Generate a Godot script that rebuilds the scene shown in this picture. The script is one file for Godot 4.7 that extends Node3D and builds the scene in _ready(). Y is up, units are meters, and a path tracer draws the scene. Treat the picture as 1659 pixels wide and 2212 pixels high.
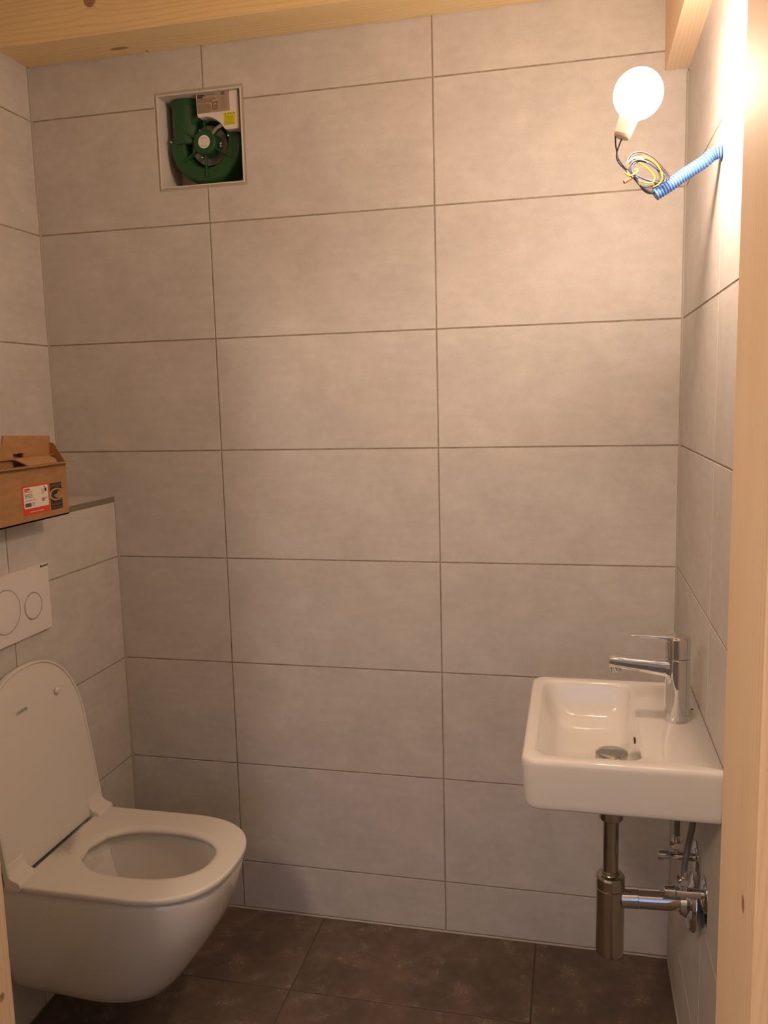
extends Node3D

# Room measured from the photograph: back wall z = 0, floor y = 0, metres.
const XL := -1.106      # left wall face
const XR := 0.5903      # right wall face
const XB := -0.933      # face of the tiled cistern casing
const Y0 := 0.1497      # first horizontal tile joint
const LEDGE := 1.2225
const ZD := 1.119       # room side of the door wall
const ZD2 := 1.309      # hall side of the door lining
const JR := 0.516       # right door lining face
const JL := -0.489      # left door lining face
const CEIL := 2.62
const GAP := 0.0036

var M := {}
var names := {}
var tile_meshes := {}
var rng := RandomNumberGenerator.new()

# ------------------------------------------------------------------ mesh builder
class MB:
	var v := PackedVector3Array()
	var uv := PackedVector2Array()
	var g := PackedInt32Array()

	func tri(a: Vector3, b: Vector3, c: Vector3, s := -1, ua := Vector2.ZERO, ub := Vector2.ZERO, uc := Vector2.ZERO) -> void:
		v.append(a); v.append(b); v.append(c)
		uv.append(ua); uv.append(ub); uv.append(uc)
		g.append(s)

	func quad(a: Vector3, b: Vector3, c: Vector3, d: Vector3, s := -1, ua := Vector2.ZERO, ub := Vector2.ZERO, uc := Vector2.ZERO, ud := Vector2.ZERO) -> void:
		tri(a, b, c, s, ua, ub, uc)
		tri(a, c, d, s, ua, uc, ud)

	func fan(ring: PackedVector3Array, s: int, flip: bool) -> void:
		var c := Vector3.ZERO
		for p in ring: c += p
		c /= ring.size()
		for i in ring.size():
			var a := ring[i]
			var b := ring[(i + 1) % ring.size()]
			if flip: tri(c, b, a, s)
			else: tri(c, a, b, s)

	# rings of equal length joined side by side; s is the smoothing group of the sides
	func loft(rings: Array, s := 1, cap0 := true, cap1 := true, cap_s := -1) -> void:
		var n: int = rings[0].size()
		for k in rings.size() - 1:
			var A: PackedVector3Array = rings[k]
			var B: PackedVector3Array = rings[k + 1]
			for i in n:
				var j := (i + 1) % n
				quad(A[i], A[j], B[j], B[i], s)
		if cap0: fan(rings[0], cap_s, true)
		if cap1: fan(rings[rings.size() - 1], cap_s, false)

	func append(o: MB, xf: Transform3D) -> void:
		var base := 1000 * (g.size() % 97)
		for i in o.v.size(): v.append(xf * o.v[i])
		uv.append_array(o.uv)
		for s in o.g: g.append(s if s < 0 else s + base)

	func mesh() -> ArrayMesh:
		# turn the shell right side out (front faces run clockwise)
		var vol := 0.0
		for i in range(0, v.size(), 3): vol += v[i].dot(v[i + 1].cross(v[i + 2]))
		var st := SurfaceTool.new()
		st.begin(Mesh.PRIMITIVE_TRIANGLES)
		for t in g.size():
			st.set_smooth_group(g[t])
			var order := [0, 1, 2] if vol < 0.0 else [0, 2, 1]
			for k in order:
				st.set_uv(uv[3 * t + k])
				st.add_vertex(v[3 * t + k])
		st.generate_normals()
		return st.commit()

# ------------------------------------------------------------------ shapes
func inset(poly: PackedVector2Array, c: float) -> PackedVector2Array:
	var out := PackedVector2Array()
	var n := poly.size()
	var area := 0.0
	for i in n: area += poly[i].cross(poly[(i + 1) % n])
	var sgn := 1.0 if area > 0.0 else -1.0
	for i in n:
		var e1 := (poly[i] - poly[(i + n - 1) % n]).normalized()
		var e2 := (poly[(i + 1) % n] - poly[i]).normalized()
		var n1 := Vector2(-e1.y, e1.x) * sgn
		var n2 := Vector2(-e2.y, e2.x) * sgn
		out.append(poly[i] + (n1 + n2) / maxf(1.0 + n1.dot(n2), 0.3) * c)
	return out

# polygon in local xy, front at z = 0, back at z = -depth, chamfered front edge
func extrude(poly: PackedVector2Array, depth: float, c := 0.0, both := false, s := -1) -> MB:
	var m := MB.new()
	var n := poly.size()
	var levels := []      # [polygon, z]
	if c > 0.0: levels.append([inset(poly, c), 0.0])
	levels.append([poly, -c])
	levels.append([poly, -depth + (c if both else 0.0)])
	if both and c > 0.0: levels.append([inset(poly, c), -depth])
	for k in levels.size() - 1:
		var a: PackedVector2Array = levels[k][0]
		var b: PackedVector2Array = levels[k + 1][0]
		for i in n:
			var j := (i + 1) % n
			m.quad(Vector3(a[i].x, a[i].y, levels[k][1]), Vector3(a[j].x, a[j].y, levels[k][1]), Vector3(b[j].x, b[j].y, levels[k + 1][1]), Vector3(b[i].x, b[i].y, levels[k + 1][1]), s if s < 0 else s + k)
	var area := 0.0
	for i in n: area += poly[i].cross(poly[(i + 1) % n])
	for e in [[levels[0], false], [levels[levels.size() - 1], true]]:
		var p: PackedVector2Array = e[0][0]
		var z: float = e[0][1]
		var ix := Geometry2D.triangulate_polygon(p)
		for i in range(0, ix.size(), 3):
			var q := [p[ix[i]], p[ix[i + 1]], p[ix[i + 2]]]
			var ccw: bool = (q[1] - q[0]).cross(q[2] - q[0]) > 0.0
			# sides above run outward for counter-clockwise outlines when seen reversed; match them
			var want: bool = (area > 0.0) == false
			if e[1]: want = not want
			if ccw != want: q = [q[0], q[2], q[1]]
			m.tri(Vector3(q[0].x, q[0].y, z), Vector3(q[1].x, q[1].y, z), Vector3(q[2].x, q[2].y, z))
	return m

func rect2(x0: float, y0: float, x1: float, y1: float) -> PackedVector2Array:
	return PackedVector2Array([Vector2(x0, y0), Vector2(x1, y0), Vector2(x1, y1), Vector2(x0, y1)])

func rrect2(x0: float, y0: float, x1: float, y1: float, r: float, k := 5) -> PackedVector2Array:
	var out := PackedVector2Array()
	var cs := [Vector2(x1 - r, y0 + r), Vector2(x1 - r, y1 - r), Vector2(x0 + r, y1 - r), Vector2(x0 + r, y0 + r)]
	for q in 4:
		for i in k + 1:
			var a := -PI / 2 + (q + float(i) / k) * PI / 2
			out.append(cs[q] + Vector2(cos(a), sin(a)) * r)
	return out

func box(a: Vector3, b: Vector3, c := 0.0) -> MB:
	var lo := Vector3(minf(a.x, b.x), minf(a.y, b.y), minf(a.z, b.z))
	var hi := Vector3(maxf(a.x, b.x), maxf(a.y, b.y), maxf(a.z, b.z))
	var m := extrude(rect2(lo.x, lo.y, hi.x, hi.y), hi.z - lo.z, c, c > 0.0)
	for i in m.v.size(): m.v[i].z += hi.z
	return m

# profile of (radius, height) turned about y
func lathe(p: Array, n := 40, s := 1) -> MB:
	var m := MB.new()
	var rings := []
	for q in p:
		var r := PackedVector3Array()
		for i in n:
			var a := TAU * i / n
			r.append(Vector3(cos(a) * q.x, q.y, sin(a) * q.x))
		rings.append(r)
	m.loft(rings, s)
	return m

# lathe whose hard corners stay hard: small chamfers are put at each corner of the profile
func turned(p: Array, n := 40, c := 0.0008) -> MB:
	var q := []
	for i in p.size():
		var a: Vector2 = p[i]
		if i > 0 and i < p.size() - 1:
			var d1: Vector2 = (p[i - 1] - a)
			var d2: Vector2 = (p[i + 1] - a)
			q.append(a + d1.normalized() * minf(c, d1.length() * 0.4))
			q.append(a + d2.normalized() * minf(c, d2.length() * 0.4))
		else:
			q.append(a)
	var m := MB.new()
	var rings := []
	for e in q:
		var r := PackedVector3Array()
		for i in n:
			var an := TAU * i / n
			r.append(Vector3(cos(an) * maxf(e.x, 0.00005), e.y, sin(an) * maxf(e.x, 0.00005)))
		rings.append(r)
	for k in rings.size() - 1:
		var two := MB.new()
		two.loft([rings[k], rings[k + 1]], k + 1, false, false)
		m.v.append_array(two.v); m.uv.append_array(two.uv); m.g.append_array(two.g)
	m.fan(rings[0], -1, true)
	m.fan(rings[rings.size() - 1], -1, false)
	return m

func smooth_path(p: Array, per := 8) -> PackedVector3Array:
	var out := PackedVector3Array()
	var n := p.size()
	for i in n - 1:
		var a: Vector3 = p[maxi(i - 1, 0)]
		var b: Vector3 = p[i]
		var c: Vector3 = p[i + 1]
		var d: Vector3 = p[mini(i + 2, n - 1)]
		for k in per:
			out.append(b.cubic_interpolate(c, a, d, float(k) / per))
	out.append(p[n - 1])
	return out

# radius: a number, or an array with one value per point
func tube(path: PackedVector3Array, radius, n := 12, s := 1) -> MB:
	var m := MB.new()
	var rings := []
	var nor := Vector3.ZERO
	for i in path.size():
		var t := (path[mini(i + 1, path.size() - 1)] - path[maxi(i - 1, 0)]).normalized()
		if i == 0:
			nor = t.cross(Vector3.UP if absf(t.y) < 0.9 else Vector3.RIGHT).normalized()
		else:
			nor = (nor - t * nor.dot(t)).normalized()
		var bi := t.cross(nor)
		var r: float = radius[i] if radius is Array else radius
		var ring := PackedVector3Array()
		for k in n:
			var a := TAU * k / n
			ring.append(path[i] + (nor * cos(a) + bi * sin(a)) * r)
		rings.append(ring)
	m.loft(rings, s)
	return m

func ellipse_ring(c: Vector3, a: float, b: float, e: float, n: int) -> PackedVector3Array:
	var out := PackedVector3Array()
	for i in n:
		var t := TAU * i / n
		var x := pow(absf(cos(t)), 2.0 / e) * signf(cos(t)) * a
		var z := pow(absf(sin(t)), 2.0 / e) * signf(sin(t)) * b
		out.append(c + Vector3(x, 0, z))
	return out

# box with the grain running along one axis; uv of the long faces in metres / (tu, tv)
func wood_box(a: Vector3, b: Vector3, axis: int, tu := 2.6, tv := 0.42, shift := Vector2.ZERO, c := 0.002) -> MB:
	var m := box(a, b, c)
	var lo := Vector3(minf(a.x, b.x), minf(a.y, b.y), minf(a.z, b.z))
	for t in m.g.size():
		var nn := (m.v[3 * t + 1] - m.v[3 * t]).cross(m.v[3 * t + 2] - m.v[3 * t]).abs()
		var k := nn.max_axis_index()
		for i in 3:
			var p := m.v[3 * t + i] - lo
			var along := p[axis]
			var across := 0.0
			if k == axis:
				along = p[(axis + 1) % 3] * 0.2
				across = p[(axis + 2) % 3]
			else:
				across = p[3 - axis - k] + k * 0.137
			m.uv[3 * t + i] = Vector2(along / tu, across / tv) + shift
	return m

# ------------------------------------------------------------------ nodes
func numbered(called: String) -> String:
	var k: int = names.get(called, 0)
	names[called] = k + 1
	return called if k == 0 else "%s_%03d" % [called, k]

func thing(called: String, label: String, category: String, at := Vector3.ZERO, group := "") -> Node3D:
	var o := Node3D.new()
	o.name = numbered(called)
	add_child(o)
	o.position = at
	o.set_meta("label", label)
	o.set_meta("category", category)
	if group: o.set_meta("group", group)
	return o

func structure(called: String, label := "", category := "") -> Node3D:
	var o := Node3D.new()
	o.name = numbered(called)
	add_child(o)
	o.set_meta("kind", "structure")
	if label: o.set_meta("label", label)
	if category: o.set_meta("category", category)
	return o

# shapes are given in world places; the node's own place is taken off
func part(parent: Node, called: String, m, mat: Material, label := "") -> MeshInstance3D:
	var o := MeshInstance3D.new()
	o.name = called
	var mm: MB = m
	var off := Vector3.ZERO
	var p := parent
	while p != self:
		off += (p as Node3D).position
		p = p.get_parent()
	if off != Vector3.ZERO:
		for i in mm.v.size(): mm.v[i] -= off
	o.mesh = mm.mesh()
	o.material_override = mat
	o.cast_shadow = GeometryInstance3D.SHADOW_CASTING_SETTING_ON
	if label: o.set_meta("label", label)
	parent.add_child(o, true)
	return o

func moved(m: MB, xf: Transform3D) -> MB:
	for i in m.v.size(): m.v[i] = xf * m.v[i]
	return m

# transform that puts a lathe (axis y) on a base point with its axis along dir
func axis_xf(at: Vector3, dir: Vector3) -> Transform3D:
	var y := dir.normalized()
	var x := y.cross(Vector3.FORWARD if absf(y.z) < 0.9 else Vector3.RIGHT).normalized()
	return Transform3D(Basis(x, y, x.cross(y)), at)

func text(parent: Node3D, called: String, words: String, height: float, xf: Transform3D, mat: Material, serif := false) -> MeshInstance3D:
	var t := TextMesh.new()
	t.text = words
	var f := SystemFont.new()
	f.font_names = PackedStringArray(["Droid Serif" if serif else "Droid Sans"])
	f.font_weight = 700
	t.font = f
	t.font_size = 32
	t.pixel_size = height / 23.0
	t.depth = 0.0006
	var o := MeshInstance3D.new()
	o.name = called
	o.mesh = t
	o.material_override = mat
	parent.add_child(o, true)
	o.transform = Transform3D(xf.basis, xf.origin - parent.global_position)
	return o

# a point seen at photograph pixel (x, y) on the plane z
func px(x: float, y: float, z: float) -> Vector3:
	var c: Camera3D = $camera
	var f := 1106.0 / tan(deg_to_rad(c.fov) / 2.0)
	var d := c.basis * Vector3((x - 829.5) / f, -(y - 1106.0) / f, -1.0)
	return c.position + d * ((z - c.position.z) / d.z)

# ------------------------------------------------------------------ textures and materials
func noise(seed_: int, freq: float, oct := 3, kind := FastNoiseLite.TYPE_SIMPLEX_SMOOTH) -> FastNoiseLite:
	var n := FastNoiseLite.new()
	n.seed = seed_
	n.frequency = freq
	n.noise_type = kind
	n.fractal_octaves = oct
	return n

func grey(seed_: int, freq: float, oct: int, w: int, h: int, tw := 0, th := 0) -> PackedByteArray:
	var im := noise(seed_, freq, oct).get_seamless_image(w, h)
	im.convert(Image.FORMAT_L8)
	if tw > 0: im.resize(tw, th, Image.INTERPOLATE_CUBIC)
	return im.get_data()

func texture(im: Image) -> ImageTexture:
	im.generate_mipmaps()
	return ImageTexture.create_from_image(im)

func tile_texture(seed_: int, base: Color, cloud: float, streak: float, grain: float, dust: float) -> ImageTexture:
	var n := 768
	var a := grey(seed_, 0.006, 4, n, n)
	var b := grey(seed_ + 1, 0.03, 3, n, n)
	var c := grey(seed_ + 2, 0.04, 3, 192, n, n, n)
	var d := grey(seed_ + 3, 0.35, 2, n, n)
	var e := grey(seed_ + 4, 0.012, 4, n, n)
	var f := grey(seed_ + 5, 0.06, 2, n, n)
	var out := PackedByteArray()
	out.resize(n * n * 3)
	for i in n * n:
		var t := 1.0 + cloud * (a[i] - 128) / 128.0 + cloud * 0.6 * (b[i] - 128) / 128.0 + streak * (c[i] - 128) / 128.0 + grain * (d[i] - 128) / 128.0
		var w := 0.0
		if dust > 0.0:
			# scuffs of light plaster dust: thin ridges of one noise where another is high
			var ridge := 1.0 - absf(f[i] - 128.0) / 14.0
			w = maxf(ridge, 0.0) * clampf((e[i] - 150) / 60.0, 0.0, 1.0) * dust + clampf((e[i] - 130) / 120.0, 0.0, 1.0) * dust * 0.25
		out[3 * i] = clampi(int((base.r * t + w) * 255.0), 0, 255)
		out[3 * i + 1] = clampi(int((base.g * t + w * 0.92) * 255.0), 0, 255)
		out[3 * i + 2] = clampi(int((base.b * t + w * 0.8) * 255.0), 0, 255)
	return texture(Image.create_from_data(n, n, false, Image.FORMAT_RGB8, out))

# spruce: growth rings along x, bent round the knots [x, y, rx, ry] (metres)
func wood_texture(w: int, h: int, mx: float, my: float, seed_: int, knots: Array, spacing := 0.009, light := Color(0.93, 0.83, 0.68), dark := Color(0.85, 0.70, 0.50)) -> ImageTexture:
	var n1 := noise(seed_, 1.0, 2)
	var n2 := noise(seed_ + 1, 1.0, 2)
	var n3 := noise(seed_ + 2, 1.0, 3)
	var brown := Color(0.46, 0.29, 0.16)
	var out := PackedByteArray()
	out.resize(w * h * 3)
	for j in h:
		var y := my * (j + 0.5) / h
		for i in w:
			var x := mx * (i + 0.5) / w
			var r := y + 0.02 * n1.get_noise_2d(x * 0.9, y * 5.0)
			var kd := 9.0
			for k in knots:
				var dx: float = (x - k[0]) / k[2]
				var dy: float = (y - k[1]) / k[3]
				var q := sqrt(dx * dx * 0.55 + dy * dy * 0.55)
				kd = minf(kd, sqrt(dx * dx + dy * dy))
				r += signf(dy) * k[3] * 0.8 * exp(-q * q * 0.35) * minf(absf(dy), 1.0)
			var ring := 0.5 + 0.5 * sin(TAU * r / spacing + 2.0 * n2.get_noise_2d(x * 2.0, y * 30.0))
			var t := 0.40 * pow(ring, 3.0) + 0.16 * n3.get_noise_2d(x * 8.0, y * 420.0) + 0.2 * n2.get_noise_2d(x * 1.5 + 40.0, y * 9.0) + 0.2
			var c := light.lerp(dark, clampf(t, 0.0, 1.2))
			if kd < 1.25:
				var kk := clampf((1.25 - kd) / 0.35, 0.0, 1.0) * (0.62 + 0.25 * sin(kd * 16.0 + 2.0 * n3.get_noise_2d(x * 60.0, y * 60.0)))
				c = c.lerp(brown, kk)
			var o := 3 * (j * w + i)
			out[o] = clampi(int(c.r * 255), 0, 255)
			out[o + 1] = clampi(int(c.g * 255), 0, 255)
			out[o + 2] = clampi(int(c.b * 255), 0, 255)
	return texture(Image.create_from_data(w, h, false, Image.FORMAT_RGB8, out))

func mat(c: Color, rough := 0.5, metal := 0.0) -> StandardMaterial3D:
	var m := StandardMaterial3D.new()
	m.albedo_color = c
	m.roughness = rough
	m.metallic = metal
	return m

func tri_mat(tex: Texture2D, scale: float, off: Vector3, rough: float, world := false) -> StandardMaterial3D:
	var m := mat(Color.WHITE, rough)
	m.albedo_texture = tex
	m.uv1_triplanar = true
	m.uv1_world_triplanar = world
	m.uv1_scale = Vector3.ONE * scale
	m.uv1_offset = off
	m.uv1_triplanar_sharpness = 8.0
	return m

func printed(tex: Texture2D, rough := 0.45) -> StandardMaterial3D:
	var m := mat(Color.WHITE, rough)
	m.albedo_texture = tex
	return m

# a flat sticker: front face carries the whole print
func sticker(x0: float, y0: float, x1: float, y1: float, thick := 0.0004, r := 0.0) -> MB:
	var m := extrude(rect2(x0, y0, x1, y1) if r <= 0.0 else rrect2(x0, y0, x1, y1, r), thick)
	for i in m.v.size():
		m.uv[i] = Vector2((m.v[i].x - x0) / (x1 - x0), 1.0 - (m.v[i].y - y0) / (y1 - y0))
		m.v[i].z += thick
	return m

# rows of small print as dashes of ink
func print_lines(im: Image, x0: int, y0: int, x1: int, y1: int, pitch: int, ink: Color, fill := 0.8) -> void:
	var y := y0
	while y < y1:
		var x := x0
		var stop := x0 + int((x1 - x0) * rng.randf_range(fill, 1.0))
		while x < stop:
			var w := rng.randi_range(2, 7)
			im.fill_rect(Rect2i(x, y, mini(w, stop - x), maxi(1, pitch / 2)), ink)
			x += w + 1 + (2 if rng.randf() < 0.3 else 0)
		y += pitch

func make_materials() -> void:
	rng.seed = 77
	var wall_tex := tile_texture(11, Color(0.800, 0.787, 0.768), 0.030, 0.018, 0.045, 0.0)
	for k in 6:
		M["tile%d" % k] = tri_mat(wall_tex, 1.15, Vector3(0.37 * k, 0.61 * k, 0.23 * k), 0.55)
		M["tile%d" % k].metallic_specular = 0.35
	var floor_tex := tile_texture(31, Color(0.405, 0.350, 0.305), 0.11, 0.02, 0.05, 0.22)
	for k in 4:
		M["floor%d" % k] = tri_mat(floor_tex, 1.1, Vector3(0.41 * k, 0.29 * k, 0.5 * k), 0.5)
	M.grout = tri_mat(tile_texture(51, Color(0.60, 0.565, 0.49), 0.12, 0.0, 0.10, 0.0), 3.0, Vector3.ZERO, 0.9)
	M.floor_grout = mat(Color(0.33, 0.285, 0.25), 0.9)
	M.silicone = mat(Color(0.72, 0.70, 0.66), 0.5)
	M.trim = mat(Color(0.60, 0.57, 0.52), 0.4, 0.6)
	var plain := wood_texture(1024, 256, 2.6, 0.42, 5, [[0.70, 0.07, 0.012, 0.006], [1.7, 0.30, 0.02, 0.012], [0.605, 0.155, 0.006, 0.005], [0.947, 0.148, 0.009, 0.006], [2.2, 0.12, 0.02, 0.012]], 0.009, Color(0.95, 0.865, 0.75), Color(0.885, 0.765, 0.61))
	M.wood = printed(plain, 0.62)
	M.wood.metallic_specular = 0.3
	var beam := wood_texture(1700, 372, 1.7, 0.372, 9, [[0.278, 0.081, 0.015, 0.016], [0.300, 0.282, 0.024, 0.007], [0.36, 0.248, 0.004, 0.003], [0.93, 0.105, 0.013, 0.013], [1.36, 0.32, 0.02, 0.008]], 0.012, Color(0.95, 0.865, 0.68), Color(0.875, 0.745, 0.50))
	M.beam = printed(beam, 0.5)
	M.plaster = mat(Color(0.86, 0.84, 0.80), 0.9)
	M.ceramic = mat(Color(0.90, 0.89, 0.87), 0.07)
	M.ceramic.clearcoat_enabled = true
	M.ceramic.clearcoat = 0.6
	M.ceramic.clearcoat_roughness = 0.03
	M.seat = mat(Color(0.89, 0.88, 0.85), 0.22)
	M.plastic = mat(Color(0.90, 0.88, 0.86), 0.35)
	M.housing = mat(Color(0.84, 0.82, 0.79), 0.45)
	M.chrome = mat(Color(0.86, 0.86, 0.87), 0.04, 1.0)
	M.nickel = mat(Color(0.70, 0.67, 0.63), 0.17, 1.0)
	M.cap = mat(Color(0.72, 0.74, 0.70), 0.16, 1.0)
	M.braid = mat(Color(0.55, 0.54, 0.53), 0.35, 0.9)
	var bump := Image.create(64, 64, false, Image.FORMAT_RGB8)
	for y in 64:
		for x in 64:
			var h := 0.5 + 0.25 * sin((x + y) * TAU / 16.0) + 0.25 * sin((x - y) * TAU / 16.0)
			bump.set_pixel(x, y, Color(h, h, h))
	bump.bump_map_to_normal_map(6.0)
	M.braid.normal_enabled = true
	M.braid.normal_texture = texture(bump)
	M.braid.uv1_triplanar = true
	M.braid.uv1_scale = Vector3.ONE * 110.0
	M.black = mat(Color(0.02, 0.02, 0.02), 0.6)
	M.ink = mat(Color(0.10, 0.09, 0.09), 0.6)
	M.green = mat(Color(0.13, 0.32, 0.18), 0.32)
	M.fan_dark = mat(Color(0.10, 0.10, 0.11), 0.4)
	M.fan_metal = mat(Color(0.55, 0.55, 0.56), 0.3, 0.8)
	M.cable_grey = mat(Color(0.62, 0.58, 0.50), 0.5)
	M.card = tri_mat(tile_texture(61, Color(0.66, 0.50, 0.33), 0.05, 0.05, 0.05, 0.0), 2.0, Vector3.ZERO, 0.85)
	M.card_edge = mat(Color(0.70, 0.56, 0.40), 0.9)
	M.conduit = mat(Color(0.36, 0.54, 0.82), 0.38)
	M.wire_grey = mat(Color(0.30, 0.29, 0.31), 0.4)
	M.wire_brown = mat(Color(0.25, 0.215, 0.22), 0.4)
	M.wire_blue = mat(Color(0.24, 0.27, 0.40), 0.4)
	M.wire_yellow = mat(Color(0.72, 0.69, 0.12), 0.4)
	M.copper = mat(Color(0.80, 0.40, 0.25), 0.35, 0.8)
	M.holder = mat(Color(0.86, 0.80, 0.74), 0.45)
	M.glow = mat(Color(1.0, 0.95, 0.85), 0.3)
	M.glow.emission_enabled = true
	M.glow.emission = Color(1.0, 0.93, 0.78)
	M.glow.emission_energy_multiplier = 2.2
	M.globe = M.glow.duplicate()
	M.globe.emission_energy_multiplier = 2.0
	# prints
	var r := Image.create(256, 140, false, Image.FORMAT_RGB8)
	r.fill(Color(0.66, 0.60, 0.53))
	r.fill_rect(Rect2i(4, 6, 52, 12), Color(0.28, 0.12, 0.10))
	r.fill_rect(Rect2i(4, 21, 44, 12), Color(0.28, 0.12, 0.10))
	r.fill_rect(Rect2i(56, 12, 10, 10), Color(0.30, 0.08, 0.07))
	print_lines(r, 74, 6, 160, 14, 6, Color(0.33, 0.27, 0.22))
	print_lines(r, 4, 40, 150, 64, 9, Color(0.33, 0.27, 0.22), 0.6)
	print_lines(r, 4, 74, 112, 136, 6, Color(0.44, 0.34, 0.24), 0.85)
	print_lines(r, 186, 34, 250, 120, 9, Color(0.50, 0.44, 0.37), 0.5)
	r.fill_rect(Rect2i(122, 66, 38, 54), Color(0.36, 0.17, 0.10))
	r.fill_rect(Rect2i(127, 72, 28, 43), Color(0.70, 0.63, 0.55))
	for y in range(84, 112):
		for x in range(128, 154):
			var dd := Vector2(x - 141, y - 97).length()
			if absf(dd - 10.0) < 1.6 or absf(dd - 5.0) < 1.2: r.set_pixel(x, y, Color(0.36, 0.20, 0.14))
	M.rating = printed(texture(r))
	var yl := Image.create(128, 120, false, Image.FORMAT_RGB8)
	yl.fill(Color(0.86, 0.86, 0.10))
	print_lines(yl, 8, 30, 120, 116, 8, Color(0.55, 0.55, 0.06), 0.75)
	for s in [[14, 10], [52, 6], [110, 8]]: yl.fill_rect(Rect2i(s[0], s[1], 10, 12), Color(0.16, 0.16, 0.05))
	print_lines(yl, 70, 8, 100, 16, 6, Color(0.2, 0.2, 0.05))
	M.warning = printed(texture(yl))
	var bl := Image.create(208, 200, false, Image.FORMAT_RGB8)
	bl.fill(Color(0.92, 0.87, 0.82))
	bl.fill_rect(Rect2i(8, 10, 40, 11), Color(0.80, 0.22, 0.20))
	bl.fill_rect(Rect2i(8, 24, 34, 11), Color(0.80, 0.22, 0.20))
	bl.fill_rect(Rect2i(44, 17, 10, 12), Color(0.12, 0.10, 0.10))
	print_lines(bl, 8, 42, 74, 54, 12, Color(0.20, 0.17, 0.15), 0.9)
	print_lines(bl, 8, 64, 100, 104, 14, Color(0.25, 0.21, 0.18), 0.7)
	print_lines(bl, 8, 122, 100, 132, 10, Color(0.15, 0.13, 0.12), 0.9)
	for x in range(8, 58, 3): bl.fill_rect(Rect2i(x, 148, 1 + (x * 7) % 3, 36), Color(0.35, 0.31, 0.27))
	print_lines(bl, 66, 148, 96, 176, 12, Color(0.30, 0.26, 0.22), 0.7)
	bl.fill_rect(Rect2i(172, 14, 14, 8), Color(0.12, 0.10, 0.10))
	bl.fill_rect(Rect2i(180, 28, 16, 34), Color(0.12, 0.10, 0.10))
	bl.fill_rect(Rect2i(150, 30, 26, 52), Color(0.80, 0.76, 0.70))
	print_lines(bl, 164, 122, 200, 138, 9, Color(0.28, 0.24, 0.20), 0.9)
	M.box_label = printed(texture(bl), 0.6)
	var rl := Image.create(220, 280, false, Image.FORMAT_RGB8)
	rl.fill(Color(0.84, 0.27, 0.20))
	print_lines(rl, 52, 250, 170, 262, 16, Color(0.95, 0.80, 0.72), 0.9)
	M.box_red = printed(texture(rl), 0.6)
	var dk := Image.create(110, 280, false, Image.FORMAT_RGB8)
	var ground := Color(0.66, 0.50, 0.33)
	var printk := Color(0.24, 0.17, 0.12)
	dk.fill(printk)
	dk.fill_rect(Rect2i(3, 14, 104, 30), Color(0.38, 0.29, 0.20))
	for y in 280:
		for x in 110:
			var p := Vector2(x - 58, y - 122)
			var ring := absf(p.length() - 58.0)
			if ring < 7.0: dk.set_pixel(x, y, Color(0.74, 0.62, 0.46))
			elif p.length() < 51.0: dk.set_pixel(x, y, ground if (p - Vector2(16, 4)).length() < 37.0 and not (p - Vector2(-12, -26)).length() < 26.0 else printk)
	print_lines(dk, 6, 214, 104, 236, 8, Color(0.52, 0.40, 0.28), 0.8)
	print_lines(dk, 6, 258, 104, 268, 12, Color(0.60, 0.48, 0.34), 0.95)
	M.box_dark = printed(texture(dk), 0.7)

# ------------------------------------------------------------------ tiled surfaces
func wall_xf(side: String) -> Transform3D:
	match side:
		"back": return Transform3D(Basis(Vector3.RIGHT, Vector3.UP, Vector3.BACK), Vector3.ZERO)
		"right": return Transform3D(Basis(Vector3(0, 0, 1), Vector3.UP, Vector3.LEFT), Vector3(XR, 0, 0))
		"left": return Transform3D(Basis(Vector3(0, 0, -1), Vector3.UP, Vector3.RIGHT), Vector3(XL, 0, 0))
		"casing": return Transform3D(Basis(Vector3(0, 0, -1), Vector3.UP, Vector3.RIGHT), Vector3(XB, 0, 0))
		"ledge": return Transform3D(Basis(Vector3.RIGHT, Vector3(0, 0, -1), Vector3.UP), Vector3(0, LEDGE, 0))
		_: return Transform3D(Basis(Vector3.RIGHT, Vector3(0, 0, -1), Vector3.UP), Vector3.ZERO)

# one tile, its outline given in the wall's own u, v
func tile(parent: Node3D, xf: Transform3D, poly: PackedVector2Array, kinds: String, count: int) -> void:
	var lo := poly[0]
	var hi := poly[0]
	for p in poly:
		lo = lo.min(p)
		hi = hi.max(p)
	var mid := (lo + hi) / 2.0
	var local := PackedVector2Array()
	var key := ""
	for p in poly:
		local.append(p - mid)
		key += "%.4f,%.4f;" % [p.x - mid.x, p.y - mid.y]
	if not tile_meshes.has(key):
		tile_meshes[key] = extrude(local, 0.009, 0.0007).mesh()
	var o := MeshInstance3D.new()
	o.name = "tile"
	o.mesh = tile_meshes[key]
	o.material_override = M["%s%d" % [kinds, rng.randi() % count]]
	parent.add_child(o, true)
	# hand-laid: each tile sits a fraction of a millimetre proud or shy
	o.transform = Transform3D(xf.basis, xf * Vector3(mid.x, mid.y, -0.0004 * rng.randf()))

# us, vs: the joint lines; holes: polygons cut out of the tiles
func tiled(parent: Node3D, side: String, us: Array, vs: Array, holes: Array, kinds := "tile", count := 6) -> void:
	var xf := wall_xf(side)
	for i in us.size() - 1:
		for j in vs.size() - 1:
			var polys := [rect2(us[i] + GAP / 2, vs[j] + GAP / 2, us[i + 1] - GAP / 2, vs[j + 1] - GAP / 2)]
			for h in holes:
				var next := []
				for p in polys:
					for q in Geometry2D.clip_polygons(p, h): next.append(q)
				polys = next
			for p in polys: tile(parent, xf, p, kinds, count)

func circle2(c: Vector2, r: float, n := 24) -> PackedVector2Array:
	var out := PackedVector2Array()
	for i in n: out.append(c + Vector2(cos(TAU * i / n), sin(TAU * i / n)) * r)
	return out

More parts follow.
